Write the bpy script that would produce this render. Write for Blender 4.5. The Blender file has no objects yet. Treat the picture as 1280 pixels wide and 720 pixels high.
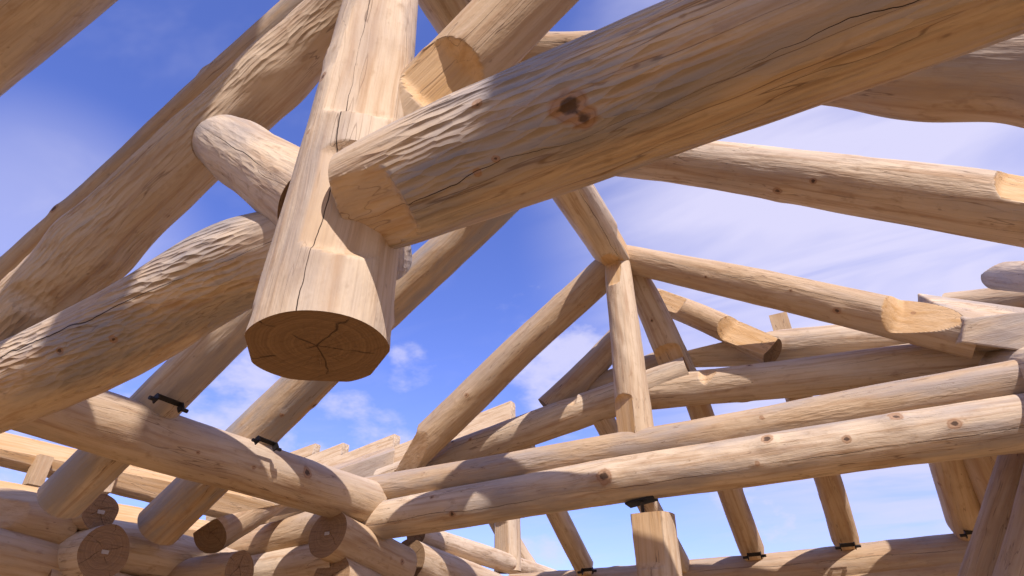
import bpy, math, random
import numpy as np

# ------------------------------------------------------------------ camera, sky, sun, exposure
F = 737.86                      # focal length in pixels of a 1280 px wide frame
CAMROT = np.array([[0.8924, 0.2640, 0.3660], [0.4507, -0.4799, -0.7527], [-0.0231, 0.8367, -0.5472]])
H = 1.6                         # eye height over the floor deck; all heights below are given from eye level
SUN_AZ, SUN_EL = 133.0, 44.0    # azimuth clockwise from +Y, elevation
SC = bpy.context.scene
COL = SC.collection
from mathutils import Matrix, Vector
q = Matrix(CAMROT.tolist()).to_quaternion(); q.normalize()
cam = bpy.data.cameras.new('camera'); cam.sensor_width = 36.0; cam.lens = F / 1280 * 36.0
cam.clip_start = 0.05; cam.clip_end = 3000
co = bpy.data.objects.new('camera', cam); COL.objects.link(co)
co.rotation_mode = 'QUATERNION'; co.rotation_quaternion = q; co.location = (0, 0, H)
SC.camera = co
SC.view_settings.view_transform = 'Standard'; SC.view_settings.look = 'None'
SC.view_settings.gamma = 1.0; SC.view_settings.exposure = 0.26
SC.render.resolution_x = 1024; SC.render.resolution_y = 576
SC.cycles.max_bounces = 5; SC.cycles.diffuse_bounces = 4; SC.cycles.glossy_bounces = 1
SC.cycles.use_adaptive_sampling = True; SC.cycles.adaptive_threshold = 0.04

def raydir(px, py):
    return CAMROT @ (np.array([px - 640.0, 360.0 - py, -F]) / F)

def sun_vec():
    a, e = math.radians(SUN_AZ), math.radians(SUN_EL)
    return Vector((math.sin(a) * math.cos(e), math.cos(a) * math.cos(e), math.sin(e)))

def N(nt, kind, **kw):
    n = nt.nodes.new(kind)
    for k, v in kw.items():
        if k in n.inputs.keys() and not hasattr(n, k): n.inputs[k].default_value = v
        else: setattr(n, k, v)
    return n

def M_(nt, op, a, b=None, c=None, clamp=False):
    n = nt.nodes.new('ShaderNodeMath'); n.operation = op; n.use_clamp = clamp
    for i, v in enumerate((a, b, c)):
        if v is None: continue
        if isinstance(v, (int, float)): n.inputs[i].default_value = v
        else: nt.links.new(v, n.inputs[i])
    return n.outputs[0]

def MAP(nt, v, a, b, c=0.0, d=1.0, smooth=True):
    n = nt.nodes.new('ShaderNodeMapRange'); n.interpolation_type = 'SMOOTHSTEP' if smooth else 'LINEAR'
    nt.links.new(v, n.inputs[0])
    for i, x in zip((1, 2, 3, 4), (a, b, c, d)): n.inputs[i].default_value = x
    return n.outputs[0]

def MIX(nt, f, a, b, kind='MIX'):
    n = nt.nodes.new('ShaderNodeMix'); n.data_type = 'RGBA'; n.blend_type = kind
    if isinstance(f, (int, float)): n.inputs[0].default_value = f
    else: nt.links.new(f, n.inputs[0])
    for i, v in ((6, a), (7, b)):
        if isinstance(v, (tuple, list)): n.inputs[i].default_value = (*v[:3], 1)
        else: nt.links.new(v, n.inputs[i])
    return n.outputs[2]

def NOISE(nt, vec, scale, detail=3.0, rough=0.5, w=None, dist=0.0):
    n = nt.nodes.new('ShaderNodeTexNoise')
    n.inputs['Scale'].default_value = scale; n.inputs['Detail'].default_value = detail
    n.inputs['Roughness'].default_value = rough; n.inputs['Distortion'].default_value = dist
    if w is not None:
        n.noise_dimensions = '4D'; nt.links.new(w, n.inputs['W'])
    nt.links.new(vec, n.inputs['Vector'])
    return n

def SCALE(nt, vec, s, rot=(0, 0, 0)):
    n = nt.nodes.new('ShaderNodeMapping'); n.inputs['Scale'].default_value = s; n.inputs['Rotation'].default_value = rot
    nt.links.new(vec, n.inputs['Vector']); return n.outputs[0]

# sky: Nishita with thin cirrus and small cumulus clouds up in the sky itself
world = bpy.data.worlds.new('World'); SC.world = world; world.use_nodes = True
nt = world.node_tree; nt.nodes.clear()
sky = nt.nodes.new('ShaderNodeTexSky'); sky.sky_type = 'NISHITA'; sky.sun_disc = False
sky.sun_elevation = math.radians(SUN_EL); sky.sun_rotation = math.radians(SUN_AZ)
sky.air_density = 1.0; sky.dust_density = 0.6; sky.ozone_density = 2.0
tc = nt.nodes.new('ShaderNodeTexCoord')
gen = tc.outputs['Generated']
sep = nt.nodes.new('ShaderNodeSeparateXYZ'); nt.links.new(gen, sep.inputs[0])
zc = M_(nt, 'MAXIMUM', sep.outputs[2], 0.06)
den = M_(nt, 'ADD', zc, 0.12)
cmb = nt.nodes.new('ShaderNodeCombineXYZ')
nt.links.new(M_(nt, 'DIVIDE', sep.outputs[0], den), cmb.inputs[0]); nt.links.new(M_(nt, 'DIVIDE', sep.outputs[1], den), cmb.inputs[1])
flat = cmb.outputs[0]           # cloud layer seen as a flat sheet overhead
def spot(px, py, r0, r1):       # soft region of the sky round one direction
    d = raydir(px, py); d = d / np.linalg.norm(d)
    v = nt.nodes.new('ShaderNodeVectorMath'); v.operation = 'DOT_PRODUCT'
    nt.links.new(gen, v.inputs[0]); v.inputs[1].default_value = tuple(d)
    return MAP(nt, v.outputs['Value'], math.cos(math.radians(r1)), math.cos(math.radians(r0)))
cir = NOISE(nt, SCALE(nt, flat, (1.0, 3.2, 1), (0, 0, 0.5)), 1.1, 4, 0.55, dist=0.6).outputs['Fac']
cir2 = NOISE(nt, SCALE(nt, flat, (1.0, 2.0, 1), (0, 0, 0.9)), 2.6, 4, 0.6, dist=0.4).outputs['Fac']
big = M_(nt, 'MAXIMUM', spot(1130, 260, 6, 34), M_(nt, 'MULTIPLY', spot(1000, 120, 4, 22), 0.7))
big = M_(nt, 'MAXIMUM', big, M_(nt, 'MULTIPLY', spot(30, 320, 3, 14), 0.4))
low = MAP(nt, sep.outputs[2], 0.55, 0.15, 0.0, 0.5)
base = M_(nt, 'ADD', M_(nt, 'MULTIPLY', big, 0.95), M_(nt, 'MULTIPLY', low, 0.25))
c1 = M_(nt, 'MULTIPLY', base, MAP(nt, cir, 0.22, 0.6, 0.35, 1.0))
c1 = M_(nt, 'ADD', c1, M_(nt, 'MULTIPLY', MAP(nt, cir2, 0.48, 0.78), 0.12))
cu = NOISE(nt, SCALE(nt, gen, (1.0, 1.0, 1.9)), 7.5, 5, 0.6).outputs['Fac']
cum = None
for (px, py, r0, r1, k) in ((512, 462, 1.0, 3.8, .72), (300, 515, 2.5, 8, .8), (700, 465, 2.0, 7.5, .95), (940, 628, 1, 5, .7), (676, 700, 1, 4, .7),
                           (80, 545, 3, 9, .7), (610, 590, 2, 7, .5), (440, 560, 2, 7, .6), (960, 440, 3, 9, .5)):
    s = M_(nt, 'MULTIPLY', spot(px, py, r0, r1), k)
    cum = s if cum is None else M_(nt, 'MAXIMUM', cum, s)
cum = MAP(nt, M_(nt, 'ADD', M_(nt, 'MULTIPLY', cum, 0.42), M_(nt, 'MULTIPLY', cu, 0.9)), 0.60, 0.90, 0, 0.8)
cl = M_(nt, 'MAXIMUM', c1, cum, clamp=True)
cl = M_(nt, 'MINIMUM', cl, 0.93)
SKYTINT = (0.95, 0.96, 1.70)
CLOUD = (4.9, 4.75, 6.4)
blue = MIX(nt, 1.0, sky.outputs[0], SKYTINT, 'MULTIPLY')
back = spot(640, 360, 60, 105)                                    # neutral cloud cover added behind the viewer to make the sky fill less blue
back = M_(nt, 'SUBTRACT', 1.0, back)
colr = MIX(nt, cl, blue, CLOUD)
colr = MIX(nt, M_(nt, 'MULTIPLY', back, 0.75), colr, (3.1, 2.85, 2.9))
bg = nt.nodes.new('ShaderNodeBackground'); bg.inputs['Strength'].default_value = 0.132
nt.links.new(colr, bg.inputs['Color'])
wo = nt.nodes.new('ShaderNodeOutputWorld'); nt.links.new(bg.outputs[0], wo.inputs['Surface'])

sl = bpy.data.lights.new('sun', 'SUN'); sl.energy = 4.6; sl.angle = math.radians(0.6); sl.color = (1.0, 0.89, 0.83)
so = bpy.data.objects.new('sun', sl); COL.objects.link(so)
so.rotation_euler = sun_vec().to_track_quat('Z', 'Y').to_euler()

# ------------------------------------------------------------------ materials
def wood_material():
    m = bpy.data.materials.new('peeled_log'); m.use_nodes = True
    nt = m.node_tree; L = nt.links; bs = nt.nodes['Principled BSDF']
    oc = nt.nodes.new('ShaderNodeTexCoord').outputs['Object']
    oi = nt.nodes.new('ShaderNodeObjectInfo').outputs['Random']
    w = M_(nt, 'MULTIPLY', oi, 50.0)
    def at(name, kind='GEOMETRY'):
        a = nt.nodes.new('ShaderNodeAttribute'); a.attribute_name = name; a.attribute_type = kind; return a.outputs['Fac']
    knot, cut = at('knot'), at('cut')
    sc, ca, cs, grey = at('scallop', 'OBJECT'), at('crack', 'OBJECT'), at('crack_on', 'OBJECT'), at('grey', 'OBJECT')
    sep = nt.nodes.new('ShaderNodeSeparateXYZ'); L.new(oc, sep.inputs[0]); x, y, z = sep.outputs
    # the grain swerves round the knots
    wob = NOISE(nt, SCALE(nt, oc, (1, 1, .5)), 3.0, 2, .5, w)
    vadd = nt.nodes.new('ShaderNodeVectorMath'); vadd.operation = 'MULTIPLY_ADD'
    L.new(wob.outputs['Color'], vadd.inputs[0]); vadd.inputs[1].default_value = (.05, .05, .05); L.new(oc, vadd.inputs[2])
    v = vadd.outputs[0]
    broad = NOISE(nt, SCALE(nt, v, (1, 1, .35)), 3.5, 3, .55, w).outputs['Fac']
    streak = NOISE(nt, SCALE(nt, v, (1, 1, .045)), 26, 3, .6, w).outputs['Fac']
    fine = NOISE(nt, SCALE(nt, v, (1, 1, .03)), 130, 1, .6, w).outputs['Fac']
    mott = NOISE(nt, SCALE(nt, oc, (1, 1, .6)), 16, 3, .65, w).outputs['Fac']
    pale, tan, rust = (.65, .525, .375), (.50, .36, .22), (.30, .18, .09)
    c = MIX(nt, M_(nt, 'ADD', MAP(nt, broad, .3, .7, 0, .7), MAP(nt, NOISE(nt, SCALE(nt, oc, (.2, .2, .2)), .01, 0, .5, M_(nt, 'MULTIPLY', oi, 900.0)).outputs['Fac'], .38, .62, -.35, .75), clamp=True), pale, tan)
    c = MIX(nt, MAP(nt, streak, .45, .7, 0, .75), c, (.40, .25, .14))
    c = MIX(nt, MAP(nt, streak, .5, .25, 0, .35), c, (.67, .53, .40))
    c = MIX(nt, MAP(nt, mott, .54, .75, 0, .5), c, rust)
    c = MIX(nt, MAP(nt, fine, .5, .8, 0, .22), c, rust)
    stain = NOISE(nt, SCALE(nt, v, (1, 1, .3)), 5.5, 3, .6, M_(nt, 'ADD', w, 7.0)).outputs['Fac']
    c = MIX(nt, MAP(nt, stain, .55, .68, 0, .42), c, (.37, .235, .125))
    # inner bark remains, small dark flecks
    vf = nt.nodes.new('ShaderNodeTexVoronoi'); vf.inputs['Scale'].default_value = 13; L.new(SCALE(nt, v, (1, 1, .55)), vf.inputs['Vector'])
    fl = M_(nt, 'MULTIPLY', MAP(nt, vf.outputs['Distance'], .10, .03), MAP(nt, mott, .45, .6))
    c = MIX(nt, M_(nt, 'MULTIPLY', fl, .6), c, (.16, .09, .05))
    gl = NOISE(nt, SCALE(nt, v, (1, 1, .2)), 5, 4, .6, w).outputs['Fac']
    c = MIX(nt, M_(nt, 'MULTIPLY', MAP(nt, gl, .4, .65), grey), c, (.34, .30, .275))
    # fresh saw and chisel cuts: cleaner and more orange
    cc = MIX(nt, MAP(nt, streak, .35, .7), (.64, .44, .24), (.54, .33, .14))
    cc = MIX(nt, MAP(nt, fine, .45, .75, 0, .4), cc, (.48, .30, .17))
    c = MIX(nt, cut, c, cc)
    # knots
    kn = M_(nt, 'ADD', knot, M_(nt, 'MULTIPLY', M_(nt, 'SUBTRACT', mott, .5), 1.1))
    c = MIX(nt, MAP(nt, kn, .32, .55, 0, .7), c, (.36, .195, .10))
    ringk = M_(nt, 'SINE', M_(nt, 'MULTIPLY', kn, 26))
    c = MIX(nt, M_(nt, 'MULTIPLY', MAP(nt, kn, .35, .6), MAP(nt, ringk, .2, 1, 0, .3)), c, (.17, .09, .05))
    c = MIX(nt, MAP(nt, kn, .74, .86, 0, .9), c, (.075, .045, .03))
    # drying check: one long wandering split on one side
    ang = M_(nt, 'ARCTAN2', y, x)
    cwn = NOISE(nt, SCALE(nt, oc, (.15, .15, 1)), 1.6, 5, .55, w).outputs['Fac']
    da = M_(nt, 'SUBTRACT', M_(nt, 'SUBTRACT', ang, ca), M_(nt, 'MULTIPLY', M_(nt, 'SUBTRACT', cwn, .5), .5))
    da = M_(nt, 'ABSOLUTE', M_(nt, 'SUBTRACT', M_(nt, 'FLOORED_MODULO', M_(nt, 'ADD', da, math.pi), 2 * math.pi), math.pi))
    rad = M_(nt, 'SQRT', M_(nt, 'ADD', M_(nt, 'MULTIPLY', x, x), M_(nt, 'MULTIPLY', y, y)))
    dist = M_(nt, 'MULTIPLY', da, rad)
    lenn = NOISE(nt, SCALE(nt, oc, (.01, .01, 1)), 1.1, 2, .5, w).outputs['Fac']
    wid = MAP(nt, lenn, .36, .62, 0.0001, .0021)
    ck = M_(nt, 'MULTIPLY', M_(nt, 'SUBTRACT', 1.0, M_(nt, 'DIVIDE', dist, wid), clamp=True), cs)
    ck = M_(nt, 'MULTIPLY', MAP(nt, ck, 0, .5), M_(nt, 'SUBTRACT', 1.0, MAP(nt, cut, .3, .8)))
    # hairline checks all round
    hv = NOISE(nt, SCALE(nt, v, (1, 1, .06)), 11, 3, .55, w).outputs['Fac']
    hair = MAP(nt, M_(nt, 'ABSOLUTE', M_(nt, 'SUBTRACT', hv, .5)), .007, .001)
    hair = M_(nt, 'MULTIPLY', hair, MAP(nt, broad, .42, .6))
    c = MIX(nt, M_(nt, 'MULTIPLY', hair, .65), c, (.15, .09, .055))
    c = MIX(nt, ck, c, (.05, .03, .02))
    L.new(c, bs.inputs['Base Color'])
    bs.inputs['Roughness'].default_value = .72
    bs.inputs['Specular IOR Level'].default_value = .25
    # relief: draw knife scallops, grain, splits
    vo = nt.nodes.new('ShaderNodeTexVoronoi'); vo.feature = 'F1'; vo.inputs['Scale'].default_value = 1
    sn = NOISE(nt, oc, 7, 2, .5, w)
    va = nt.nodes.new('ShaderNodeVectorMath'); va.operation = 'MULTIPLY_ADD'
    L.new(sn.outputs['Color'], va.inputs[0]); va.inputs[1].default_value = (.022, .022, .06); L.new(oc, va.inputs[2])
    L.new(SCALE(nt, va.outputs[0], (46, 46, 8.5)), vo.inputs['Vector'])
    sm = NOISE(nt, SCALE(nt, oc, (1, 1, .6)), 2.8, 2, .5, w).outputs['Fac']
    sca = M_(nt, 'MULTIPLY', M_(nt, 'MULTIPLY', vo.outputs['Distance'], MAP(nt, sm, .38, .55, .15, 1)), M_(nt, 'MULTIPLY', sc, M_(nt, 'SUBTRACT', 1.0, cut)))
    h = M_(nt, 'MULTIPLY', M_(nt, 'POWER', sca, 1.4), .023)
    h = M_(nt, 'ADD', h, M_(nt, 'MULTIPLY', streak, .006))
    h = M_(nt, 'ADD', h, M_(nt, 'MULTIPLY', fine, .0022))
    h = M_(nt, 'ADD', h, M_(nt, 'MULTIPLY', M_(nt, 'MULTIPLY', mott, .006), M_(nt, 'SUBTRACT', 1.0, cut)))
    h = M_(nt, 'SUBTRACT', h, M_(nt, 'MULTIPLY', ck, .02))
    h = M_(nt, 'SUBTRACT', h, M_(nt, 'MULTIPLY', hair, .0015))
    bp = nt.nodes.new('ShaderNodeBump'); bp.inputs['Strength'].default_value = .9; bp.inputs['Distance'].default_value = 1.0
    L.new(h, bp.inputs['Height']); L.new(bp.outputs[0], bs.inputs['Normal'])
    return m

def endgrain_material(g=1.0):
    m = bpy.data.materials.new('end_grain'); m.use_nodes = True
    nt = m.node_tree; L = nt.links; bs = nt.nodes['Principled BSDF']
    oc = nt.nodes.new('ShaderNodeTexCoord').outputs['Object']
    w = M_(nt, 'MULTIPLY', nt.nodes.new('ShaderNodeObjectInfo').outputs['Random'], 40.0)
    sep = nt.nodes.new('ShaderNodeSeparateXYZ'); L.new(oc, sep.inputs[0]); x, y, z = sep.outputs
    x = M_(nt, 'ADD', x, .015); y = M_(nt, 'SUBTRACT', y, .02)
    nz = NOISE(nt, oc, 7, 3, .5, w).outputs['Fac']
    rad = M_(nt, 'SQRT', M_(nt, 'ADD', M_(nt, 'MULTIPLY', x, x), M_(nt, 'MULTIPLY', y, y)))
    rr = M_(nt, 'ADD', rad, M_(nt, 'MULTIPLY', nz, .035))
    ring = M_(nt, 'SINE', M_(nt, 'MULTIPLY', rr, 620))
    ring2 = NOISE(nt, (lambda cb: (L.new(M_(nt, 'MULTIPLY', rr, 60), cb.inputs[0]), cb.outputs[0])[1])(nt.nodes.new('ShaderNodeCombineXYZ')), 1.2, 2).outputs['Fac']
    c = MIX(nt, MAP(nt, ring2, .35, .65), tuple(g * k_ for k_ in (.27, .175, .098)), tuple(g * k_ for k_ in (.22, .14, .08)))
    c = MIX(nt, MAP(nt, ring, .2, 1, 0, .25), c, (.15, .085, .045))
    c = MIX(nt, MAP(nt, rr, .05, .02, 0, .5), c, (.24, .14, .08))
    saw = NOISE(nt, SCALE(nt, oc, (3, 60, 1), (0, 0, .6)), 1.5, 4, .6, w).outputs['Fac']
    c = MIX(nt, MAP(nt, saw, .45, .75, 0, .6), c, (.14, .09, .055))
    ang = M_(nt, 'ARCTAN2', y, x)
    an = M_(nt, 'ADD', ang, M_(nt, 'MULTIPLY', nz, .9))
    tri = M_(nt, 'ABSOLUTE', M_(nt, 'SUBTRACT', M_(nt, 'FRACT', M_(nt, 'MULTIPLY', an, 5 / (2 * math.pi))), .5))
    ck = MAP(nt, M_(nt, 'MULTIPLY', tri, rad), .0022, .0006)
    ck = M_(nt, 'MULTIPLY', ck, MAP(nt, NOISE(nt, oc, 12, 2, .5, w).outputs['Fac'], .42, .52))
    c = MIX(nt, M_(nt, 'MULTIPLY', ck, .6), c, (.05, .03, .02))
    L.new(c, bs.inputs['Base Color']); bs.inputs['Roughness'].default_value = .85
    bs.inputs['Specular IOR Level'].default_value = .15
    h = M_(nt, 'SUBTRACT', M_(nt, 'ADD', M_(nt, 'MULTIPLY', saw, .003), M_(nt, 'MULTIPLY', ring, .0004)), M_(nt, 'MULTIPLY', ck, .01))
    bp = nt.nodes.new('ShaderNodeBump'); bp.inputs['Distance'].default_value = 1.0; bp.inputs['Strength'].default_value = .8
    L.new(h, bp.inputs['Height']); L.new(bp.outputs[0], bs.inputs['Normal'])
    return m

def simple_material(name, colr, rough=.6, metal=0.0, noise=.3, scale=40):
    m = bpy.data.materials.new(name); m.use_nodes = True
    nt = m.node_tree; bs = nt.nodes['Principled BSDF']
    oc = nt.nodes.new('ShaderNodeTexCoord').outputs['Object']
    n = NOISE(nt, oc, scale, 4, .6).outputs['Fac']
    c = MIX(nt, MAP(nt, n, .35, .7, 0, noise), colr, tuple(k * .4 for k in colr))
    nt.links.new(c, bs.inputs['Base Color']); bs.inputs['Roughness'].default_value = rough; bs.inputs['Metallic'].default_value = metal
    return m

def deck_material():
    m = bpy.data.materials.new('plywood_deck'); m.use_nodes = True
    nt = m.node_tree; bs = nt.nodes['Principled BSDF']
    oc = nt.nodes.new('ShaderNodeTexCoord').outputs['Object']
    g = NOISE(nt, SCALE(nt, oc, (.3, 5, 1)), 6, 5, .6).outputs['Fac']
    br = nt.nodes.new('ShaderNodeTexBrick'); br.inputs['Scale'].default_value = .41; br.inputs['Mortar Size'].default_value = .004
    br.inputs['Color1'].default_value = (.38, .225, .08, 1); br.inputs['Color2'].default_value = (.33, .19, .068, 1); br.inputs['Mortar'].default_value = (.06, .04, .03, 1)
    nt.links.new(oc, br.inputs['Vector'])
    c = MIX(nt, MAP(nt, g, .4, .7, 0, .5), br.outputs['Color'], (.20, .115, .05))
    nt.links.new(c, bs.inputs['Base Color']); bs.inputs['Roughness'].default_value = .8
    return m

def ground_material():
    m = bpy.data.materials.new('dry_earth'); m.use_nodes = True
    nt = m.node_tree; bs = nt.nodes['Principled BSDF']
    oc = nt.nodes.new('ShaderNodeTexCoord').outputs['Object']
    a = NOISE(nt, oc, .35, 6, .6).outputs['Fac']; b = NOISE(nt, oc, 14, 5, .65).outputs['Fac']
    c = MIX(nt, MAP(nt, a, .35, .65), (.22, .15, .09), (.13, .12, .06))
    c = MIX(nt, MAP(nt, b, .45, .7, 0, .6), c, (.18, .13, .08))
    nt.links.new(c, bs.inputs['Base Color']); bs.inputs['Roughness'].default_value = .95
    bp = nt.nodes.new('ShaderNodeBump'); bp.inputs['Distance'].default_value = .05; nt.links.new(b, bp.inputs['Height'])
    nt.links.new(bp.outputs[0], bs.inputs['Normal'])
    return m

WOOD, END, END_PALE = wood_material(), endgrain_material(), endgrain_material(1.35)
STEEL = simple_material('blackened_steel', (.028, .026, .028), .55, .6)
ROD = simple_material('threaded_rod_steel', (.16, .15, .15), .4, .9)
PAPER = simple_material('tag_paper', (.50, .46, .42), .7, 0, .1)

# ------------------------------------------------------------------ helpers
def on(px, py, axis, val, dz=0.0):
    """the point of a vertical or level plane (axis = val) that this line of sight meets; heights from eye level"""
    v = raydir(px, py); p = v * (val / v[axis]); p[2] += dz
    return p

def tag(o, label, cat=None, group=None, kind=None):
    if label: o['label'] = label
    if cat: o['category'] = cat
    if group: o['group'] = group
    if kind: o['kind'] = kind
    return o

def mesh_obj(name, verts, faces, mat, parent=None, smooth=False, sharp=None):
    me = bpy.data.meshes.new(name)
    me.from_pydata([tuple(map(float, v)) for v in verts], [], [tuple(map(int, f)) for f in faces])
    me.materials.append(mat)
    if smooth: me.polygons.foreach_set('use_smooth', [True] * len(me.polygons))
    if sharp: me.set_sharp_from_angle(angle=math.radians(sharp))
    me.update()
    o = bpy.data.objects.new(name, me); COL.objects.link(o)
    if parent: o.parent = parent
    return o

def box_geo(c, ex, ey, ez):
    """box round centre c with half-edge vectors"""
    c, ex, ey, ez = map(np.asarray, (c, ex, ey, ez))
    v = [c + a * ex + b * ey + d * ez for d in (-1, 1) for b in (-1, 1) for a in (-1, 1)]
    f = [(0, 2, 3, 1), (4, 5, 7, 6), (0, 1, 5, 4), (2, 6, 7, 3), (0, 4, 6, 2), (1, 3, 7, 5)]
    return v, f

def log(name, label, cat, P0, P1, r0, r1, seed=0, group=None, cuts=(), knots=(), nk=1.6, scallop=.25, grey=.25, crack=None,
        bend=0.02, bumps=(), segs=56, step=.018, ends=(True, True), offs=None, path=None, kh=.010, lab_ends=(None, None), rough=.018, oval=0.0, end_mat=None):
    """A peeled log from P0 to P1 (eye-level heights). cuts: (point, outward normal, mode, fresh) flatten what lies beyond that plane,
    mode 's' shaves a side flat, 'e' saws the end."""
    rng = np.random.default_rng(seed * 7 + 13)
    P0, P1 = np.asarray(P0, float) + (0, 0, H), np.asarray(P1, float) + (0, 0, H)
    ax = P1 - P0; Ln = np.linalg.norm(ax); ax = ax / Ln
    side = np.cross(ax, (0, 0, 1.0))
    if np.linalg.norm(side) < .1: side = np.array([1.0, 0, 0]); side -= ax * (side @ ax)
    side /= np.linalg.norm(side); up = np.cross(side, ax)          # x = side, y = up, z = axis  (right-handed: side x up = ... )
    if np.dot(np.cross(side, up), ax) < 0: side = -side
    n = max(12, int(Ln / step)); t = np.linspace(0, Ln, n + 1)
    th = np.linspace(0, 2 * math.pi, segs, endpoint=False)
    T, TH = np.meshgrid(t, th, indexing='ij')
    R = r0 + (r1 - r0) * T / Ln
    # slow swelling, out-of-round section, hewn unevenness
    nz = np.zeros_like(R)
    for k in range(5):
        nz += rng.normal() * .25 * np.sin(T * rng.uniform(1.0, 4.5) + rng.uniform(0, 6.3))
    for k in range(9):
        mth = int(rng.integers(1, 5)); nz += rng.normal() * .35 * np.sin(mth * TH + T * rng.uniform(-4, 4) + rng.uniform(0, 6.3))
    for k in range(14):
        mth = int(rng.integers(3, 9)); nz += rng.normal() * .10 * np.sin(mth * TH + T * rng.uniform(-25, 25) + rng.uniform(0, 6.3))
    R = R * (1 + rough * nz + oval * np.cos(2 * TH))
    for (tt, amp, sg) in bumps: R += amp * np.exp(-((T - tt * Ln) / sg) ** 2)
    cdx, cdy = np.zeros(n + 1), np.zeros(n + 1)
    if path is not None:                                            # the centre line follows these points (a naturally curved log)
        pp = np.array([np.asarray(a_, float) + (0, 0, H) for a_ in path]); ta = (pp - P0) @ ax
        pl3 = pp - P0; o_ = np.argsort(ta)
        cdx = np.interp(t, ta[o_], (pl3 @ side)[o_]); cdy = np.interp(t, ta[o_], (pl3 @ up)[o_])
        w_ = max(1, int(.32 / step)); kr = np.hanning(2 * w_ + 1); kr /= kr.sum()
        cdx = np.convolve(np.pad(cdx, w_, 'edge'), kr, 'valid'); cdy = np.convolve(np.pad(cdy, w_, 'edge'), kr, 'valid')
    K = np.zeros_like(R)
    ks = [list(k) for k in knots]
    for k in ks:
        if not np.isscalar(k[0]):                                   # a knot given by the point where it sits on the surface
            pk = np.asarray(k[0], float) + (0, 0, H) - P0; tk = pk @ ax
            k[0] = tk / Ln; k.insert(1, math.atan2(pk @ up - np.interp(tk, t, cdy), pk @ side - np.interp(tk, t, cdx)))
    for k in range(int(Ln * nk)):
        tt, aa, ss = rng.uniform(.03, .97), rng.uniform(-math.pi, math.pi), rng.uniform(.010, .022)
        ks.append([tt, aa, ss])
    for k in ks:
        tt, aa, ss = k[:3]
        if not np.isscalar(aa):                                     # a direction the knot faces
            d = np.asarray(aa, float); aa = math.atan2(d @ up, d @ side)
        hh = k[3] if len(k) > 3 else kh * ss / .018
        da = (TH - aa + math.pi) % (2 * math.pi) - math.pi
        d2 = ((da * R) ** 2 + ((T - tt * Ln) / 1.25) ** 2)
        K = np.maximum(K, np.exp(-d2 / (2 * ss * ss)))
        R += hh * np.exp(-d2 / (2 * (ss * 1.7) ** 2)) - hh * .45 * np.exp(-d2 / (2 * (ss * .6) ** 2))
    bx, by = rng.normal(size=2) * bend
    ph = rng.uniform(0, 6.3)
    ox = bx * np.sin(math.pi * T / Ln) + bend * .25 * np.sin(3.3 * T + ph) * np.sin(math.pi * T / Ln)
    oy = by * np.sin(math.pi * T / Ln) + bend * .25 * np.sin(2.7 * T + ph * 2) * np.sin(math.pi * T / Ln)
    X, Y, Z = R * np.cos(TH) + ox, R * np.sin(TH) + oy, T.copy()
    if offs is not None:
        dx, dy = offs(P0[None] + t[:, None] * ax[None], t / Ln)    # world-space shift of the centre line per ring, along side and up
        X += dx[:, None]; Y += dy[:, None]
    X += cdx[:, None]; Y += cdy[:, None]
    V = np.stack([X, Y, Z], -1)
    C = np.zeros_like(R)
    B = np.array([side, up, ax])                                    # local rows
    for cu in cuts:
        p, nn, mode = np.asarray(cu[0], float) + (0, 0, H), np.asarray(cu[1], float), cu[2]
        fresh = cu[3] if len(cu) > 3 else 1.0
        nn = nn / np.linalg.norm(nn)
        pl_, nl = B @ (p - P0), B @ nn
        d = (V - pl_) @ nl
        if len(cu) > 4 and cu[4] is not None:                       # a scoop: the cut runs out in a curve beyond this length
            zq = (np.asarray(cu[4][0], float) + (0, 0, H) - P0) @ ax; rad_ = cu[4][1]
            d = d - np.maximum(0, np.abs(V[..., 2] - zq) - rad_ * .72) ** 2 * 14
        msk = d > 0
        dirv = nl if mode == 's' else np.array([0, 0, 1.0])
        sc_ = d / (dirv @ nl)
        V = np.where(msk[..., None], V - sc_[..., None] * dirv, V)
        C = np.where(msk, fresh, C); K = np.where(msk, K * .6, K)
    me = bpy.data.meshes.new(name)
    nv = (n + 1) * segs
    i = np.arange(n)[:, None] * segs; j = np.arange(segs)[None, :]; j2 = (j + 1) % segs
    Fc = np.stack([i + j, i + j2, i + segs + j2, i + segs + j], -1).reshape(-1, 4)
    me.vertices.add(nv); me.vertices.foreach_set('co', V.reshape(-1).astype(np.float32))
    me.loops.add(Fc.size); me.loops.foreach_set('vertex_index', Fc.reshape(-1).astype(np.int32))
    me.polygons.add(len(Fc)); me.polygons.foreach_set('loop_start', np.arange(0, Fc.size, 4, dtype=np.int32))
    me.polygons.foreach_set('use_smooth', np.ones(len(Fc), bool))
    me.update(calc_edges=True)
    for nm, arr in (('knot', K), ('cut', C)):
        a = me.attributes.new(nm, 'FLOAT', 'POINT'); a.data.foreach_set('value', arr.reshape(-1).astype(np.float32))
    me.set_sharp_from_angle(angle=math.radians(32))
    me.materials.append(WOOD)
    o = bpy.data.objects.new(name, me); COL.objects.link(o)
    Mx = np.eye(4); Mx[:3, 0], Mx[:3, 1], Mx[:3, 2], Mx[:3, 3] = side, up, ax, P0
    o.matrix_world = Matrix(Mx.tolist())
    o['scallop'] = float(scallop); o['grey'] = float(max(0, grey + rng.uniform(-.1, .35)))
    if crack is None: o['crack'] = float(rng.uniform(-3, 3)); o['crack_on'] = float(rng.random() < .4)
    elif crack is False: o['crack'] = 0.0; o['crack_on'] = 0.0
    else:
        d = np.asarray(crack, float); o['crack'] = float(math.atan2(d @ up, d @ side)); o['crack_on'] = 1.0
    tag(o, label, cat, group)
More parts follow.
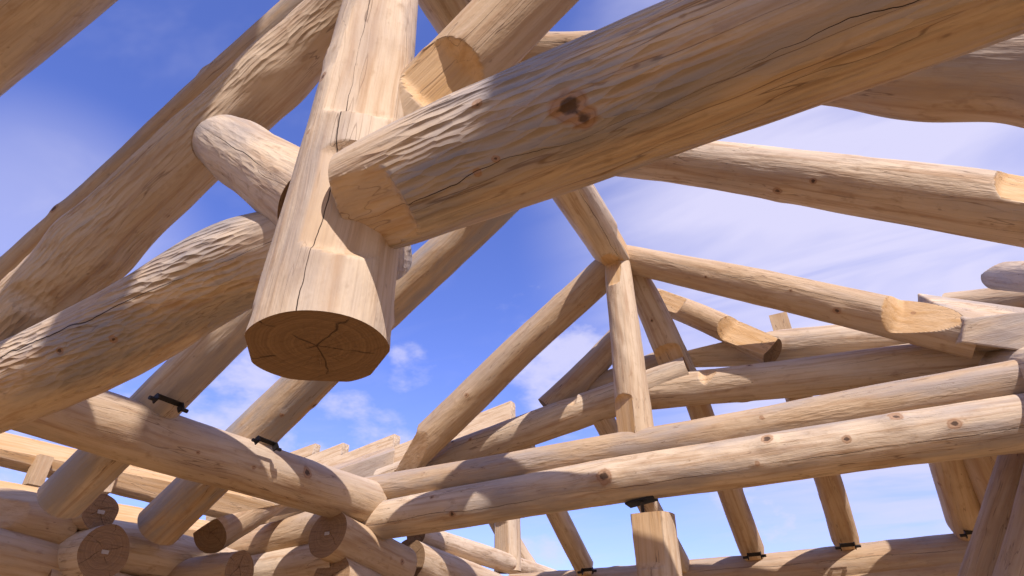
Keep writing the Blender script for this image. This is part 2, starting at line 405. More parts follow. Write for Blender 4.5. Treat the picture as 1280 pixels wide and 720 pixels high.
    for e, (ri, sgn) in enumerate(((0, -1), (n, 1))):
        if not ends[e]: continue
        ring = V[ri]; c = ring.mean(0)
        vs = [ring]; fr = (.8, .55, .3)
        for f_ in fr: vs.append(c + (ring - c) * f_)
        vs.append(c[None]); vs = np.concatenate(vs)
        # chain-sawn face is not perfectly flat
        vs[segs:, 2] += rng.normal(size=len(vs) - segs) * .0012
        fs = []
        for lv in range(len(fr)):
            for a in range(segs):
                b = (a + 1) % segs; qd = (lv * segs + a, lv * segs + b, (lv + 1) * segs + b, (lv + 1) * segs + a)
                fs.append(qd if sgn > 0 else qd[::-1])
        base = len(fr) * segs
        for a in range(segs):
            b = (a + 1) % segs; qd = (base + a, base + b, base + segs); fs.append(qd if sgn > 0 else qd[::-1])
        eo = mesh_obj('cut_end', vs, fs, end_mat or END, o, smooth=False)
        if lab_ends[e]: eo['label'] = lab_ends[e]
    return o

def scoop(c, n, depth, rad, fresh=1.0):
    """a shallow side cut: plane at distance depth from the centre line point c, running out beyond rad"""
    n = np.asarray(n, float); n /= np.linalg.norm(n)
    return (np.asarray(c, float) + n * depth, n, 's', fresh, (c, rad))

def part_box(name, parent_log, c, ex, ey, ez, mat):
    """a box given in world (eye-level) coordinates, parented to a log"""
    Mi = np.array(parent_log.matrix_world.inverted())
    v, f = box_geo(np.asarray(c, float) + (0, 0, H), ex, ey, ez)
    v = [Mi[:3, :3] @ a + Mi[:3, 3] for a in v]
    return mesh_obj(name, v, f, mat, parent_log)

A_, B_, U_ = np.array([1.0, 0, 0]), np.array([0, 1.0, 0]), np.array([0, 0, 1.0])
TOCAM = np.array([-.1, -.9, -.4])

# ------------------------------------------------------------------ ground and deck
s = 1500.0
g = mesh_obj('ground', [(-s, -s, -.5), (s, -s, -.5), (s, s, -.5), (-s, s, -.5)], [(0, 1, 2, 3)], ground_material()); tag(g, None, kind='structure')
v, f = box_geo((-3.0, 3.0, -.12), (7.0, 0, 0), (0, 7.5, 0), (0, 0, .12))
g = mesh_obj('floor', v, f, deck_material()); tag(g, None, kind='structure')

XR = -1.2          # line of the ridge
ZR = 3.8

# ------------------------------------------------------------------ ridge and principal members
log('ridge_log', 'stout ridge log overhead whose sawn end meets the slim far post', 'ridge log', (XR, -2.5, ZR + .02), (XR - .03, 5.2, ZR - .12), .20, .19, 1,
    crack=(.5, 0, -1), cuts=[((XR, 5.0, ZR - .26), (0, .15, -1), 's', 1, ((XR, 5.3, ZR), .9)), ((XR + .12, 5, ZR - .1), (1, 0, .1), 's', 1, ((XR, 5.2, ZR), .8)),
                           ((XR - .16, 5, ZR - .1), (-1, 0, -.2), 's', 1, ((XR, 5.25, ZR), .45))], bend=.03)

# near tie beam: left half runs behind the hanging post, right half is housed over it
TY = 1.14
L0, L1 = on(-190, 505, 1, TY + .0), on(1330, -110, 1, TY - .02)
def tie_off(Pw, u):
    s_ = np.clip((Pw[:, 0] + 1.075) / .06, 0, 1)
    return .075 * (1 - s_) - .08 * s_, 0 * s_
TPATH = [on(*a_, 1, TY + .075) - (0, .075, 0) for a_ in ((-190, 563), (20, 478), (160, 414), (300, 327))] + [on(*a_, 1, TY - .08) + (0, .08, 0) for a_ in ((440, 260), (560, 209), (750, 136), (1000, 38), (1330, -95))]
tj = on(440, 255, 1, TY - .2)
log('tie_beam', 'big hand-hewn tie beam sweeping from the left edge to the top right corner past the hanging post', 'tie beam', L0, L1, .198, .178, 2, bumps=[((-1.32 - L0[0]) / (L1[0] - L0[0]), -.024, .38)], path=TPATH,
    scallop=1.0, grey=1.0, crack=(-.05, -.45, -.85), bend=.0, offs=tie_off, step=.008, segs=96, rough=.022, nk=.8,
    knots=[(on(722, 160, 1, TY - .19), .030, .016), (on(737, 182, 1, TY - .19), .022, .010), (on(614, 156, 1, TY - .19), .012, .008), (on(628, 235, 1, TY - .15), .008, .004), (on(606, 254, 1, TY - .13), .009, .004), (on(97, 425, 1, TY - .15), .013, .008), (on(295, 393, 1, TY - .1), .020, .01), (on(52, 428, 1, TY - .15), .011, .008)],
    cuts=[scoop(on(450, 252, 1, TY - .08), (-.25, -.35, .9), .095, .40, .15), scoop(on(490, 240, 1, TY - .08), (-.12, -.45, -.88), .125, .10, .4)])

# hanging king post
HP0, HP1 = on(396, 443, 1, TY - .04), on(489, -60, 1, TY - .02)
log('king_post', 'thick hanging post whose dark sawn underside faces the viewer', 'post', HP0, HP1, .20, .145, 3, scallop=.12, grey=.35,
    crack=(.55, -1, 0), bend=.012, step=.01, segs=96, nk=1.2, rough=.012, oval=.03,
    knots=[(.55, (-.6, -1, 0), .016), (.34, (-.3, -1, 0), .008), (.78, (-.5, -1, 0), .014)],
    cuts=[scoop(on(432, 288, 1, TY - .04), (.72, -.69, .0), .145, .24, .35), scoop(on(470, 90, 1, TY - .03), (.62, -.78, .0), .135, .55, .2),
          scoop(on(396, 443, 1, TY - .04), (-.75, -.6, .15), .185, .10, .2), 
          scoop(on(396, 443, 1, TY - .04), (.5, .8, .1), .182, .10, .2),
          scoop(on(396, 443, 1, TY - .04), (-.6, .8, .1), .178, .08, .2), (on(396, 443, 1, TY - .04) + (0, 0, .012), (.06, -.05, -1), 'e', 0)])

# strut to the left rafter (stub), strut to the right
log('strut', 'short rounded strut wedged between hanging post and left rafter', 'strut', on(270, 172, 1, 1.16), on(405, 262, 1, 1.12), .135, .16, 4,
    scallop=.3, grey=.6, crack=(.2, -1, -.3), bend=0, bumps=[(0.0, -.05, .05), (.3, .012, .15)], step=.01, group=None,
    cuts=[(on(300, 180, 1, 1.16, .10), (-.55, .1, .85), 's', .2)])
log('strut', 'wide pale strut rising right from the hanging post, with one long split', 'strut', on(428, 232, 1, 1.17), on(765, -105, 1, 1.32), .135, .15, 5,
    scallop=.35, grey=.1, crack=(-.6, -1, .15), bend=.0, step=.01, segs=80, knots=[(.62, (.2, -1, 0), .013), (.35, (0, -1, .3), .012)],
    cuts=[scoop(on(548, 112, 1, 1.22), (.6, -.65, -.45), .085, .11), scoop(on(488, 172, 1, 1.20), (-.45, -.85, .25), .112, .20, .4)], )

# left side of the near truss: principal rafter and the log rafter behind it
log('principal_rafter', 'heavy chiselled rafter climbing from the left edge to behind the hanging post', 'rafter', on(-70, 490, 1, 1.16), on(570, -120, 1, 1.25), .172, .155, 6, rough=.035, bumps=[(.28, .02, .12), (.62, .015, .15)],
    scallop=.8, grey=.15, crack=False, bend=.015, step=.01, segs=88, nk=1.2,
    cuts=[scoop(on(326, 122, 1, 1.19), (.35, -.55, -.75), .095, .17), scoop(on(76, 352, 1, 1.17), (.3, -.45, -.85), .13, .14, .1)],
    knots=[(.21, (-.5, -1, .4), .017), (.18, (-.3, -1, .1), .013)])
log('rafter', 'slimmer grey rafter lying along the upper edge of the chiselled rafter', 'rafter', on(-70, 428, 1, 1.42), on(486, -86, 1, 1.42), .14, .13, 7,
    scallop=.2, grey=.8, bend=.03, nk=3, kh=.02)
# rafter of the nearest pair, passing the top left corner
cr = on(22, 22, 1, .62)
RD = np.array([1.0, 0, .66])
log('rafter', 'out of focus rafter crossing the top left corner of the view', 'rafter', on(-60, 95, 1, .5), on(190, -115, 1, .5), .2, .2, 8, grey=.2, scallop=.3, bend=0)

# roof rafters, right slope
RG = 'rafters on the right roof slope'
log('rafter', 'right rafter at the top of the view, bulging where it leaves the tie beam', 'rafter', (XR, 2.42, 3.86), on(1400, 90, 1, 2.38), .14, .21, 9, group=RG, nk=2.5, kh=.015,
    grey=.3, crack=(.2, -1, -.6), bend=.02, bumps=[(.80, .03, .22), (.62, .02, .12), (.95, .02, .1)], rough=.035, step=.012, segs=72,
    cuts=[(on(1100, 148, 1, 2.38), (-.1, -.2, -1), 's', .5, (on(1010, 130, 1, 2.3), .55))])
log('rafter', 'right rafter ending in a pale sawn face at the right edge', 'rafter', (XR, 3.38, 3.72), on(1400, 284, 1, 3.36), .15, .19, 10, group=RG, segs=96, step=.01, nk=2, grey=.25, crack=False,
    cuts=[(on(1300, 245, 1, 3.22), (.35, -1, .3), 's', 1, (on(1330, 260, 1, 3.3), .34))])
log('rafter', 'right rafter running from the far post head down to the squared corner timber', 'rafter', (XR + .05, 5.16, 3.70), on(1222, 421, 1, 5.2), .15, .18, 11, group=RG, nk=2, grey=.25, crack=(0, -1, -.15), segs=96, step=.01,
    cuts=[(on(790, 305, 1, 5.0), (-.25, -1, .2), 's', 1, (on(790, 300, 1, 5.0), .30)), (on(1178, 402, 1, 5.055), (-.2, -1, .30), 's', 1, (on(1240, 425, 1, 5.0), .85))])
# left slope
LG = 'rafters on the left roof slope'
log('rafter', 'left rafter with the lowest dark tail, furthest left under the header log', 'rafter', on(76, 626, 1, 2.45), (XR, 2.45, 3.78), .165, .16, 12, group=LG, grey=1.0, nk=1.5, crack=False, scallop=.2)  # raised grey darkens the log to imitate shade on its tail
log('rafter', 'left rafter whose dark tail hangs below the middle of the header log', 'rafter', on(198, 658, 1, 3.38), (XR, 3.38, 3.72), .195, .16, 13, group=LG, grey=1.0, nk=2, crack=False, scallop=.2)  # grey tint raised here too, standing in for the shaded tail
log('rafter', 'left rafter slanting up from the wall corner to the head of the slim far post', 'rafter', on(488, 596, 1, 5.22), (XR - .10, 5.12, 3.63), .19, .17, 14, group=LG, grey=.2, nk=1.5, crack=False,
    cuts=[(on(530, 545, 1, 5.03), (-.1, -1, -.5), 's', .5, (on(530, 560, 1, 5.1), .9)), (on(735, 325, 1, 5.0), (-.2, -1, .5), 's', 1, (on(738, 322, 1, 5.0), .22)),
          (on(512, 556, 1, 5.05), (-.65, -.6, .45), 's', 1, (on(505, 570, 1, 5.1), .36))])

# far post under the ridge end (upper part) and the hanging lower part
FY = 5.0
log('king_post', 'slim light post standing on the tie logs under the ridge end', 'post', on(797, 556, 1, FY + .06), on(771, 322, 1, FY + .05), .165, .13, 15, segs=96, step=.008, grey=.1, scallop=.1, nk=.5, crack=(-.3, -1, 0),
    cuts=[(on(800, 510, 1, FY - .14), (-.45, -1, 0), 's', 1, (on(800, 535, 1, FY - .05), .36)), (on(770, 345, 1, FY - .08), (-.2, -1, .15), 's', 1, (on(770, 340, 1, FY - .1), .15))])
o = log('post', 'short flat-faced post below the tie logs with a threaded rod in its top', 'post', on(838, 880, 1, FY), on(815, 644, 1, FY), .19, .18, 16, grey=.15, scallop=.1, nk=.5, crack=(0, -1, 0),
    cuts=[scoop(on(820, 672, 1, FY), (-.12, -1, 0), .13, .26, .8), (on(795, 680, 1, FY), (-1, -.1, 0), 's', .6)])

# the two tie logs
log('tie_log', 'upper of the two long tie logs crossing the right half', 'tie log', on(452, 616, 1, 5.03), on(1400, 455, 1, 5.0), .15, .155, 17, scallop=.35, grey=.55, nk=1.5, bend=.02, crack=False, step=.012,
    group='pair of long tie logs')
log('tie_log', 'lower knotty tie log of the pair crossing the right half', 'tie log', on(452, 655, 1, 4.98), on(1400, 512, 1, 4.94), .185, .185, 18, scallop=.15, grey=.7, nk=1.2, bend=.02, crack=(0, -1, -.35), step=.012,
    group='pair of long tie logs', rough=.024,
    knots=[(on(757, 602, 1, 4.78), .045, .035), (on(961, 557, 1, 4.8), .028, .03), (on(1122, 528, 1, 4.8), .03, .03), (on(948, 584, 1, 4.78), .014, .01), (on(1194, 535, 1, 4.78), .026, .012), (on(566, 645, 1, 4.8), .02, .018), (on(540, 623, 1, 4.8), .015, .01), (on(1060, 556, 1, 4.8), .02, .01)])

# header log over the left bay
o = log('header_log', 'thick header log crossing the lower left under the two dark rafter tails', 'header log', on(8, 490, 0, -4.1), on(478, 634, 0, -4.1), .19, .225, 19, scallop=.1, grey=.2, nk=1.4, crack=False, bend=.015,
        step=.012, segs=72, cuts=[(on(70, 540, 0, -3.9), (1, -.6, -.9), 's', .5, (on(40, 500, 0, -4.1), .35))],
        knots=[(.62, (1, -.1, .1), .035, .02), (.47, (1, 0, -.3), .014, .004), (.33, (1, 0, -.35), .012, .004)])
exec_later = []

# unseen logs added behind the viewer to cast shade, and posts under them
log('shade_beam', 'unseen beam added behind the viewer to cast shade', 'beam', (1.62, -.86, 3.97), (5.0, -.86, 4.1), .24, .24, 110, step=.05, nk=.5)  # added out of view to shade the near tie beam
for k in range(3):
    o_ = (k - 1) * .36
    log('rafter', ('lowest', 'middle', 'topmost')[k] + ' log in the unseen sloping row added behind the viewer to cast shade', 'rafter', (-2.2, -1.5, 4.6 + o_ * 1.3), (.5, -1.5, 8.25 + o_ * 1.3), .2, .2, 120 + k, step=.05, nk=.5, group='added sloping shade row behind the viewer')  # band of logs added to throw shade on the rafter tails and header
for k, (x_, z_) in enumerate(((-2.1, 4.4), (.4, 7.6))):
    log('post', ('short', 'tall')[k] + ' added post carrying the sloping shade row behind the viewer', 'post', (x_, -1.5, -H), (x_, -1.5, z_), .18, .17, 125 + k, step=.05, nk=.5)
for k, x_ in enumerate((2.9, 4.8)):
    log('post', 'added post carrying the unseen shade beam at the ' + ('left', 'right') [k] + ' side', 'post', (x_, -.86, -H), (x_, -.86, 3.85), .19, .18, 113 + k, step=.05, nk=.5)
# ------------------------------------------------------------------ wall corner and lower walls
XW = -4.1
CG = 'log courses of the far left wall'
for k, (pa, pb, ra, lab) in enumerate((
        ((409, 667), (500, 709), .215, 'bright wall log with a dark tagged round end directly under the header log'),
        ((413, 722), (560, 790), .215, 'wall log peeking over the bottom edge, second under the header log'))):
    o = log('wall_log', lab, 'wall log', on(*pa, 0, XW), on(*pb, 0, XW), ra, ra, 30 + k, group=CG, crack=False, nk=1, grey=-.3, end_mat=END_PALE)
    if k == 0: CORNERLOG = o
log('wall_log', 'wall log in bands of sun and shade running right from under the tie logs', 'wall log', on(510, 700, 0, XW), on(760, 790, 0, XW), .215, .20, 33, group=CG, grey=.1, crack=False)
log('wall_plate', 'thin wall plate slanting down right behind the banded wall log', 'wall plate', on(520, 668, 0, XW - .1), on(705, 727, 0, XW - .1), .13, .13, 34, grey=.1, crack=False)
# crossing logs that end in round faces by the corner, running away to the left
AG = 'crossing wall logs left of the corner'
def tagged(o, c, n, w=.027, h=.014):
    n = np.asarray(n, float); n /= np.linalg.norm(n); s_ = np.cross(n, U_); s_ /= np.linalg.norm(s_)
    part_box('paper_tag', o, np.asarray(c) + n * .004, s_ * w, U_ * h, n * .002, PAPER)
def endlog(px, py, x, r, length, seed, lab, group, dz=0, tagw=.027, neck=None, xcut=(1, -.25, 0)):
    P1 = on(px, py, 0, x); P0 = P1 + np.array([-length, .10 * 0, dz])
    bm = [] if not neck else [(1 - neck / length, -.07, .13)]
    o = log('wall_log', lab, 'wall log', P0, P1, r, r, seed, group=group, crack=False, grey=.3, nk=1, bend=0, bumps=bm, rough=.025, end_mat=END_PALE)
    if tagw: tagged(o, P1, (1, 0, 0), tagw, tagw * .5)
    return o
tagged(CORNERLOG, on(409, 667, 0, XW), on(409, 667, 0, XW) - on(500, 709, 0, XW), .027, .014)
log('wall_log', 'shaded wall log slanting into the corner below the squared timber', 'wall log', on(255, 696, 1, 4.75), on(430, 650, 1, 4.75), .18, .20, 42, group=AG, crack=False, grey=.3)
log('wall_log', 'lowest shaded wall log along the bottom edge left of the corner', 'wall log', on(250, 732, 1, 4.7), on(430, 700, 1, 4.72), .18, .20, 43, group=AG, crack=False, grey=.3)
o = log('squared_timber', 'squared timber with a dark hexagonal end above the shaded wall logs', 'timber', on(262, 668, 1, 3.75), on(400, 592, 1, 5.3), .17, .17, 44, crack=False, grey=.4,
        cuts=[scoop(on(262, 668, 1, 3.75), (-.35, -.35, .9), .085, 9, .2), scoop(on(262, 668, 1, 3.75), (.8, -.6, .15), .11, 9, .3)])
endlog(300, 712, -4.55, .15, 2.2, 45, 'small shaded log end low between the corner and the biggest round end', AG, tagw=0)
# far left corner
DG = 'crossing log ends at the far left corner'
endlog(126, 640, -5.0, .135, 2.5, 50, 'smaller round tagged log end above the bigger one, far left corner', DG, neck=.42)
endlog(131, 690, -4.9, .195, 2.5, 51, 'biggest round tagged log end at the far left corner', DG, neck=.62)
FG = 'long logs of the far left wall'
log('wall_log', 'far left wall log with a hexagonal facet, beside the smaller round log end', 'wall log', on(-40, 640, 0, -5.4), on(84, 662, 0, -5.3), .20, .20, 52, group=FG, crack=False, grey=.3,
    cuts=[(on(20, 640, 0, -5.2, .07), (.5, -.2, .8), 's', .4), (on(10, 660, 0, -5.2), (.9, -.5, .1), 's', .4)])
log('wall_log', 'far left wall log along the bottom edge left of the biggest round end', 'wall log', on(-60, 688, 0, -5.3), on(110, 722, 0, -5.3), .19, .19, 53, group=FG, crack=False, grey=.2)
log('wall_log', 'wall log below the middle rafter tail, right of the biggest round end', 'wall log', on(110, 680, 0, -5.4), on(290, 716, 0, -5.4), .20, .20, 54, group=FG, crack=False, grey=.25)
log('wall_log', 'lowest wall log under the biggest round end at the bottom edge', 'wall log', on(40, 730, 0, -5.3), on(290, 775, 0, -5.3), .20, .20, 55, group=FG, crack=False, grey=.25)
# sunlit flat-topped timbers beyond the header
SG = 'sunlit flat-topped timbers beyond the header log'
def flat_log(lab, pa, pb, x, r, seed, up_off=.05):
    a, b = on(*pa, 0, x), on(*pb, 0, x)
    d = (b - a) / np.linalg.norm(b - a); 
    return log('squared_timber', lab, 'timber', a, b, r, r, seed, group=SG, crack=False, grey=0, bend=.01, nk=.8,
               cuts=[((a + b) / 2 + np.array([up_off, 0, up_off * 1.4]), (.62, -.05, .78), 's', 1), ((a + b) / 2 + np.array([r * .82, 0, -.02]), (1, 0, -.25), 's', .7)])
flat_log('upper sunlit timber at the left edge, open sky above and below it', (-90, 528), (330, 640), -6.3, .19, 60)
flat_log('lower sunlit timber at the left edge, under the spacer block', (-90, 595), (300, 688), -5.9, .21, 61)
v, f = box_geo(on(118, 598, 0, -6.15) + (0, 0, H), (.05, .0, .02), (0, .17, .02), (0, .0, .14))
o = mesh_obj('spacer_block', v, f, WOOD); o['scallop'] = 0.; o['grey'] = 0.; o['crack_on'] = 0.; tag(o, 'small pale wood block holding the two sunlit timbers apart', 'block')
o = mesh_obj('spacer_block', [a + np.array([0, .02, 0]) for a in box_geo(on(45, 588, 0, -6.15) + (0, 0, H), (.05, 0, 0), (0, .06, 0), (0, 0, .13))[0]], f, WOOD); o['scallop'] = 0.; o['grey'] = 0.; o['crack_on'] = 0.
tag(o, 'dark small block at the left edge between the two sunlit timbers', 'block')
# stepped sunlit timbers rising to the right, behind the corner
TG = 'stepped sunlit timbers rising behind the corner'
def rake(lab, pa, pb, y, r, seed):
    a, b = on(*pa, 1, y), on(*pb, 1, y)
    m_ = (a + b) / 2; d_ = (b - a) / np.linalg.norm(b - a); n_ = np.array([-d_[2], 0, d_[0]])
    return log('rake_timber', lab, 'timber', a, b, r, r, seed, group=TG, crack=False, grey=-.2, bend=.005, nk=.6, scallop=.05,
               cuts=[(b, (1, .1, 0), 'e', 1), (m_ + np.array([0, -r * .72, 0]), (0, -1, .3), 's', .2), (m_ + n_ * r * .7, n_, 's', .2), (m_ - n_ * r * .7, -n_, 's', .8), (m_ + np.array([0, r * .7, 0]), (0, 1, 0), 's', .8)], end_mat=WOOD)
rake('longest stepped timber, its upright sawn end against the small cloud left of the far post', (300, 656), (640, 512), 7.6, .24, 62)
rake('second stepped timber, ending left of the far left-slope rafter', (270, 650), (494, 553), 8.2, .24, 63)
rake('third stepped timber with a short pale end under the hanging post', (260, 635), (430, 563), 8.8, .23, 64)
rake('lower stepped timber running under the longest one towards the grey block', (300, 668), (560, 560), 7.0, .2, 66)
rake('faintest stepped timber, furthest left and lowest of the pale row', (250, 618), (395, 562), 9.4, .2, 67)
BLOCKS = [('grey squared block end beside the foot of the far left rafter', [on(396, 596, 1, 5.62), on(494, 562, 1, 5.5), on(490, 596, 1, 5.5), on(402, 626, 1, 5.62), on(390, 590, 1, 6.0), on(492, 557, 1, 5.9), on(488, 592, 1, 5.9), on(400, 622, 1, 6.0)])]
# ------------------------------------------------------------------ beams behind the far truss
log('rafter_beam', 'left arched beam from the wall corner up to the slim post, one sunlit flat face', 'beam', on(478, 604, 1, 5.62), on(862, 466, 1, 5.6), .175, .17, 70, segs=96, step=.01, grey=.2, crack=(0, -1, .2), bend=.01,
    cuts=[(on(550, 565, 1, 5.45), (-.15, -1, .3), 's', .8, (on(560, 560, 1, 5.5), .55)), (on(680, 508, 1, 5.44), (.1, -.7, .7), 's', .6, (on(690, 500, 1, 5.5), .32))])
log('rafter_beam', 'right arched beam from the slim post to the squared corner timber', 'beam', on(800, 492, 1, 5.62), on(1260, 442, 1, 5.55), .165, .18, 71, segs=96, step=.01, grey=.2, crack=(0, -1, 0), bend=.01,
    cuts=[(on(900, 465, 1, 5.42), (-.3, -.8, .4), 's', .6, (on(910, 455, 1, 5.45), .30)), (on(1080, 437, 1, 5.4), (0, -1, .12), 's', .3)])
log('purlin', 'upper shaded log resting on the right arched beam', 'purlin', on(852, 440, 1, 6.0), on(1235, 418, 1, 5.8), .17, .19, 72, grey=.3, crack=False, cuts=[(on(1000, 408, 1, 5.9), (0, -.3, 1), 's', .4)])
log('ridge_log', 'short log dropping from the ridge end to the arched beams behind the slim post', 'hip log', on(785, 330, 1, 5.3), on(852, 472, 1, 5.72), .14, .165, 73, grey=.15, crack=False, segs=96, step=.008,
    cuts=[(on(800, 350, 1, 5.15), (.5, -.85, .2), 's', 1, (on(800, 352, 1, 5.2), .2)), (on(846, 440, 1, 5.55), (-.2, -1, -.3), 's', 1, (on(845, 460, 1, 5.6), .25))])
log('jack_rafter', 'short right jack rafter with a flat pale foot behind the slim post', 'rafter', on(818, 374, 1, 5.9), on(966, 440, 1, 5.62), .13, .14, 74, group='short jack rafters behind the slim post', grey=.1, crack=False,
    segs=96, step=.008,
    cuts=[(on(925, 425, 1, 5.62), (-.1, -1, .35), 's', 1, (on(935, 432, 1, 5.6), .36)), (on(838, 385, 1, 5.75), (-.2, -1, .2), 's', 1, (on(836, 385, 1, 5.8), .2))])
log('jack_rafter', 'short left jack rafter sinking onto the left arched beam beside the slim post', 'rafter', on(686, 512, 1, 5.72), on(786, 408, 1, 5.95), .16, .14, 75, group='short jack rafters behind the slim post', grey=.3, crack=False)
log('purlin', 'shaded log wedged between the slim post and the left arched beam', 'purlin', on(715, 500, 1, 6.0), on(850, 448, 1, 6.0), .16, .16, 76, grey=.3, crack=False)
v, f = box_geo(on(978, 412, 1, 6.3) + (0, 0, H), (.09, 0, 0), (0, .08, 0), (0, 0, .16))
o = mesh_obj('timber_end', v, f, WOOD); o['scallop'] = 0.; o['grey'] = 0.; o['crack_on'] = 0.; tag(o, 'small pale timber end poking above the upper shaded log', 'timber')

# squared corner timber on the right and what lies behind it
def prism(name, label, cat, c, ex, ey, ez, bev=.02, kids=None):
    v, f = box_geo(np.asarray(c, float) + (0, 0, H), ex, ey, ez)
    o = mesh_obj(name, v, f, WOOD); o['scallop'] = 0.; o['grey'] = .5; o['crack_on'] = 0.
    m = o.modifiers.new('bevel', 'BEVEL'); m.width = bev; m.segments = 2
    return tag(o, label, cat)
def solid(name, label, cat, pts, faces, zdir, mat=None, grey=.4, bev=.012, group=None):
    pts = [np.asarray(p_, float) + (0, 0, H) for p_ in pts]; o0 = pts[0]
    zd = np.asarray(zdir, float); zd /= np.linalg.norm(zd); sd = np.cross(zd, U_); sd /= np.linalg.norm(sd); ud = np.cross(zd, sd)
    Bm = np.array([sd, ud, zd])
    o = mesh_obj(name, [Bm @ (p_ - o0) for p_ in pts], faces, mat or WOOD)
    Mx = np.eye(4); Mx[:3, 0], Mx[:3, 1], Mx[:3, 2], Mx[:3, 3] = sd, ud, zd, o0
    o.matrix_world = Matrix(Mx.tolist()); o['scallop'] = .05; o['grey'] = grey; o['crack_on'] = 0.
    m = o.modifiers.new('bevel', 'BEVEL'); m.width = bev; m.segments = 2
    return tag(o, label, cat, group)
BOXF = [(0, 1, 2, 3), (4, 7, 6, 5), (0, 4, 5, 1), (3, 2, 6, 7), (0, 3, 7, 4), (1, 5, 6, 2)]
solid('squared_timber', 'flat-topped squared timber at the right edge where the far right rafter lands', 'timber',
      [on(1207, 399, 1, 4.98), on(1420, 372, 1, 4.9), on(1420, 458, 1, 4.9), on(1202, 428, 1, 5.0),
       on(1146, 366, 1, 5.5), on(1420, 405, 1, 5.5), on(1420, 455, 1, 5.5), on(1150, 440, 1, 5.6)], BOXF, (1, 0, 0), grey=.8)
log('purlin', 'dark-ended log poking out high at the right edge', 'purlin', on(1246, 345, 1, 6.2), on(1400, 352, 1, 5.0), .13, .15, 81, grey=.4, crack=False, cuts=[(on(1262, 332, 1, 6.1), (0, -.1, 1), 's', .8)])
log('purlin', 'dark log behind the squared timber at the right edge', 'purlin', on(1185, 385, 1, 7.0), on(1400, 362, 1, 6.4), .16, .17, 82, grey=.5, crack=False)
log('header_log', 'shaded log end under the squared timber at the right edge', 'header log', on(1205, 462, 1, 6.2), on(1420, 466, 1, 4.2), .17, .2, 83, grey=.4, crack=False)

for lab_, pts_ in BLOCKS: solid('squared_timber', lab_, 'timber', pts_, BOXF, (1, 0, .2), grey=.5)
# ------------------------------------------------------------------ far lean-to: slim rafters down to the far plate
PG = 'slim rafters down to the far plate'
DARK = []
def slim(lab, pt, pb, w, seed, yb=7.42, r=.125, foot=True, grp=PG):
    a, b = on(*pt, 1, 5.75), on(*pb, 1, yb)
    a = a + (a - b) * .06
    d = (b - a) / np.linalg.norm(b - a); nrm = np.cross(d, A_); nrm /= np.linalg.norm(nrm)
    if nrm[2] < 0: nrm = -nrm
    cuts = []
    if foot:
        e = b - d * .0
        cuts = [(e + A_ * r * .55, A_ * 1.0 + d * .55, 's', 1), (e - A_ * r * .55, -A_ * 1.0 + d * .55, 's', 1), (e - nrm * r * .6, -nrm + d * .5, 's', .8)]
    return log('slim_rafter', lab, 'rafter', a, b, r * .9, r, seed, group=grp, grey=.1, crack=False, nk=1.2, cuts=cuts, bend=.01, segs=48)
log('slim_rafter', 'slim rafter nearest the wall corner, mostly hidden by the tie logs', 'rafter', on(572, 562, 1, 8.3), on(680, 745, 1, 9.6), .16, .17, 90, group=PG, grey=.1, crack=False, nk=1)
slim('slim rafter coming down just right of the stud at the wall plate', (650, 548), (733, 714), 34, 91)
slim('slim rafter passing behind the short flat-faced post', (757, 530), (852, 712), 34, 92)
slim('slim rafter just right of the short flat-faced post', (872, 503), (943, 695), 34, 93, r=.13)
slim('slim rafter in the middle of the right opening', (992, 480), (1059, 683), 36, 94, r=.13)
slim('wide dark rafter at the right end of the far plate', (1150, 452), (1217, 668), 60, 95, r=.19)
log('slim_rafter', 'pale flat board-like rafter right of the wide dark one', 'rafter', on(1165, 440, 1, 5.75), on(1262, 640, 1, 6.9), .17, .19, 96, grey=0, crack=False, cuts=[(on(1225, 580, 1, 6.25), (-.25, -1, -.2), 's', .9)], nk=.4)
log('far_plate', 'far plate log along the bottom right carrying the slim rafters', 'plate log', on(640, 738, 1, 7.6), on(1275, 688, 1, 7.4), .19, .205, 97, grey=.25, crack=(0, -1, .1), nk=1.5, bend=.015)
log('far_plate', 'pale log sliver under the far plate at the bottom edge', 'plate log', on(980, 737, 1, 7.4), on(1300, 712, 1, 7.3), .13, .16, 98, grey=0, crack=False)
# stud beside the plate (left of centre)
log('stud', 'upright flat-sided stud on the wall plate left of the short post', 'stud', on(634, 715, 1, 8.3), on(631, 548, 1, 8.3), .195, .19, 99, grey=.1, crack=(-.3, -1, 0), nk=.3,
    cuts=[(on(632, 640, 1, 8.16), (-.2, -1, 0), 's', .3, (on(632, 690, 1, 8.3), .5)), (on(632, 560, 1, 8.16), (.1, -1, 0), 's', .3, (on(632, 545, 1, 8.3), .5))])
# diagonal logs, bottom right corner
XQ = 1.75
BG = 'diagonal logs in the bottom right corner'
log('diagonal_log', 'upper shaded diagonal log leaning across the bottom right corner', 'brace', on(1238, 745, 1, 5.8), on(1312, 500, 1, 5.5), .20, .17, 100, group=BG, grey=.3, crack=False, nk=2)
log('diagonal_log', 'lower shaded diagonal log cut off by the bottom right corner', 'brace', on(1275, 780, 1, 5.4), on(1330, 560, 1, 5.3), .19, .18, 101, group=BG, grey=.3, crack=False)

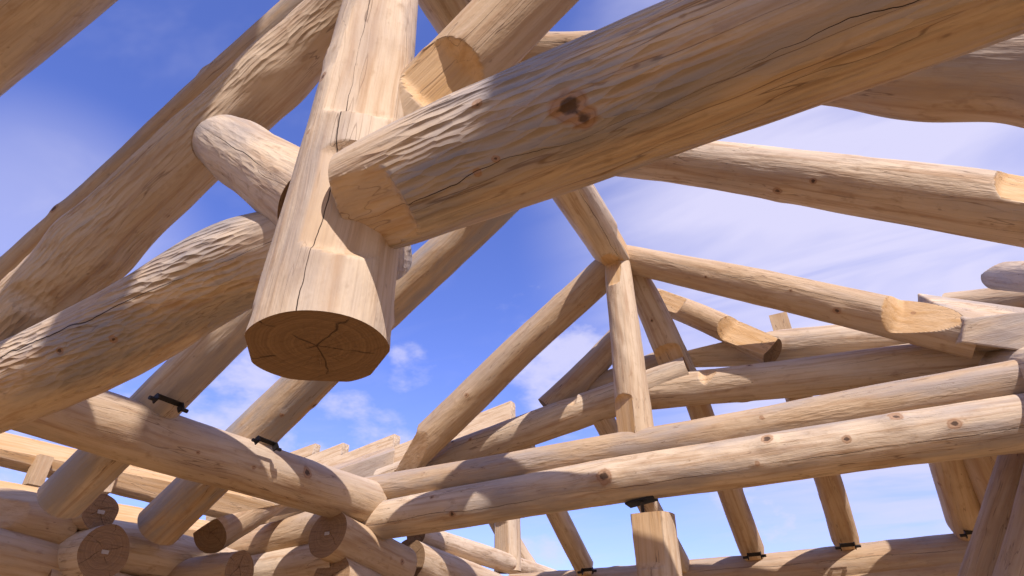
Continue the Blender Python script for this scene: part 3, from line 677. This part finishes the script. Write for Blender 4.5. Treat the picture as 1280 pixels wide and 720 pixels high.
# ------------------------------------------------------------------ steel connectors
def bracket(lab, c, d, w, kind='saddle'):
    c = np.asarray(c, float); d = np.asarray(d, float) / np.linalg.norm(d)      # d: direction of the rafter going up
    s_ = np.cross(d, U_); s_ /= np.linalg.norm(s_); n_ = -np.cross(s_, d)
    e = bpy.data.objects.new('steel_bracket', None); COL.objects.link(e); e.location = tuple(c + (0, 0, H))
    tag(e, lab, 'bracket', 'black steel brackets at the log joints')
    v, f = box_geo((0, 0, 0), s_ * w, n_ * .005, d * .018); mesh_obj('base_plate', v, f, STEEL, e)
    for k in (-1, 1):
        v, f = box_geo(s_ * w * k + n_ * .03, s_ * .005, n_ * .024, d * .028); mesh_obj('flange', v, f, STEEL, e)
        vs, fs = [], []
        for a in range(8):
            an = a * math.pi / 4
            for h_ in (0, .05): vs.append(s_ * (w * k + k * h_) + n_ * (.045 + .014 * math.cos(an)) + d * .014 * math.sin(an))
        for a in range(8):
            b = (a + 1) % 8; fs.append((2 * a, 2 * b, 2 * b + 1, 2 * a + 1))
        fs.append(tuple(range(1, 16, 2))); mesh_obj('bolt', vs, fs, STEEL, e)
    return e
RD = np.array([.83, 0, .55])
bracket('black bracket on the header log at the left of the two rafters', on(210, 500, 1, 2.45) * .955, (.83, 0, .55), .095)
bracket('black bracket on the header log at the right of the two rafters', on(332, 551, 1, 3.38) * .96, (.83, 0, .55), .095)
for lab, px, py in (('bracket under the slim rafter next to the stud', 735, 716), ('bracket under the slim rafter right of the short post', 943, 697),
                    ('bracket under the slim rafter in the middle of the right opening', 1059, 685), ('bracket under the wide dark rafter at the right', 1216, 669)):
    bracket('black ' + lab, on(px, py - 4, 1, 7.12), (0, -.55, .8), .065)
# threaded rod with plate between lower tie log and short post
rp = on(803, 634, 1, 4.96)
e = bpy.data.objects.new('threaded_rod', None); COL.objects.link(e); e.location = tuple(rp + (0, 0, H)); tag(e, 'dark threaded rod and plate under the lower tie log', 'rod')
vs, fs = [], []
ns, nr = 60, 10
for k in range(ns):
    r_ = .016 if k % 2 else .0125
    for a in range(nr):
        an = a * 2 * math.pi / nr; vs.append((r_ * math.cos(an), r_ * math.sin(an), -.22 + .36 * k / ns))
for k in range(ns - 1):
    for a in range(nr):
        b = (a + 1) % nr; fs.append((k * nr + a, k * nr + b, (k + 1) * nr + b, (k + 1) * nr + a))
mesh_obj('rod', vs, fs, ROD, e)
v, f = box_geo((0, -.0, .045), (.12, 0, .015), (0, .08, 0), (0, 0, .008)); mesh_obj('plate', v, f, STEEL, e)
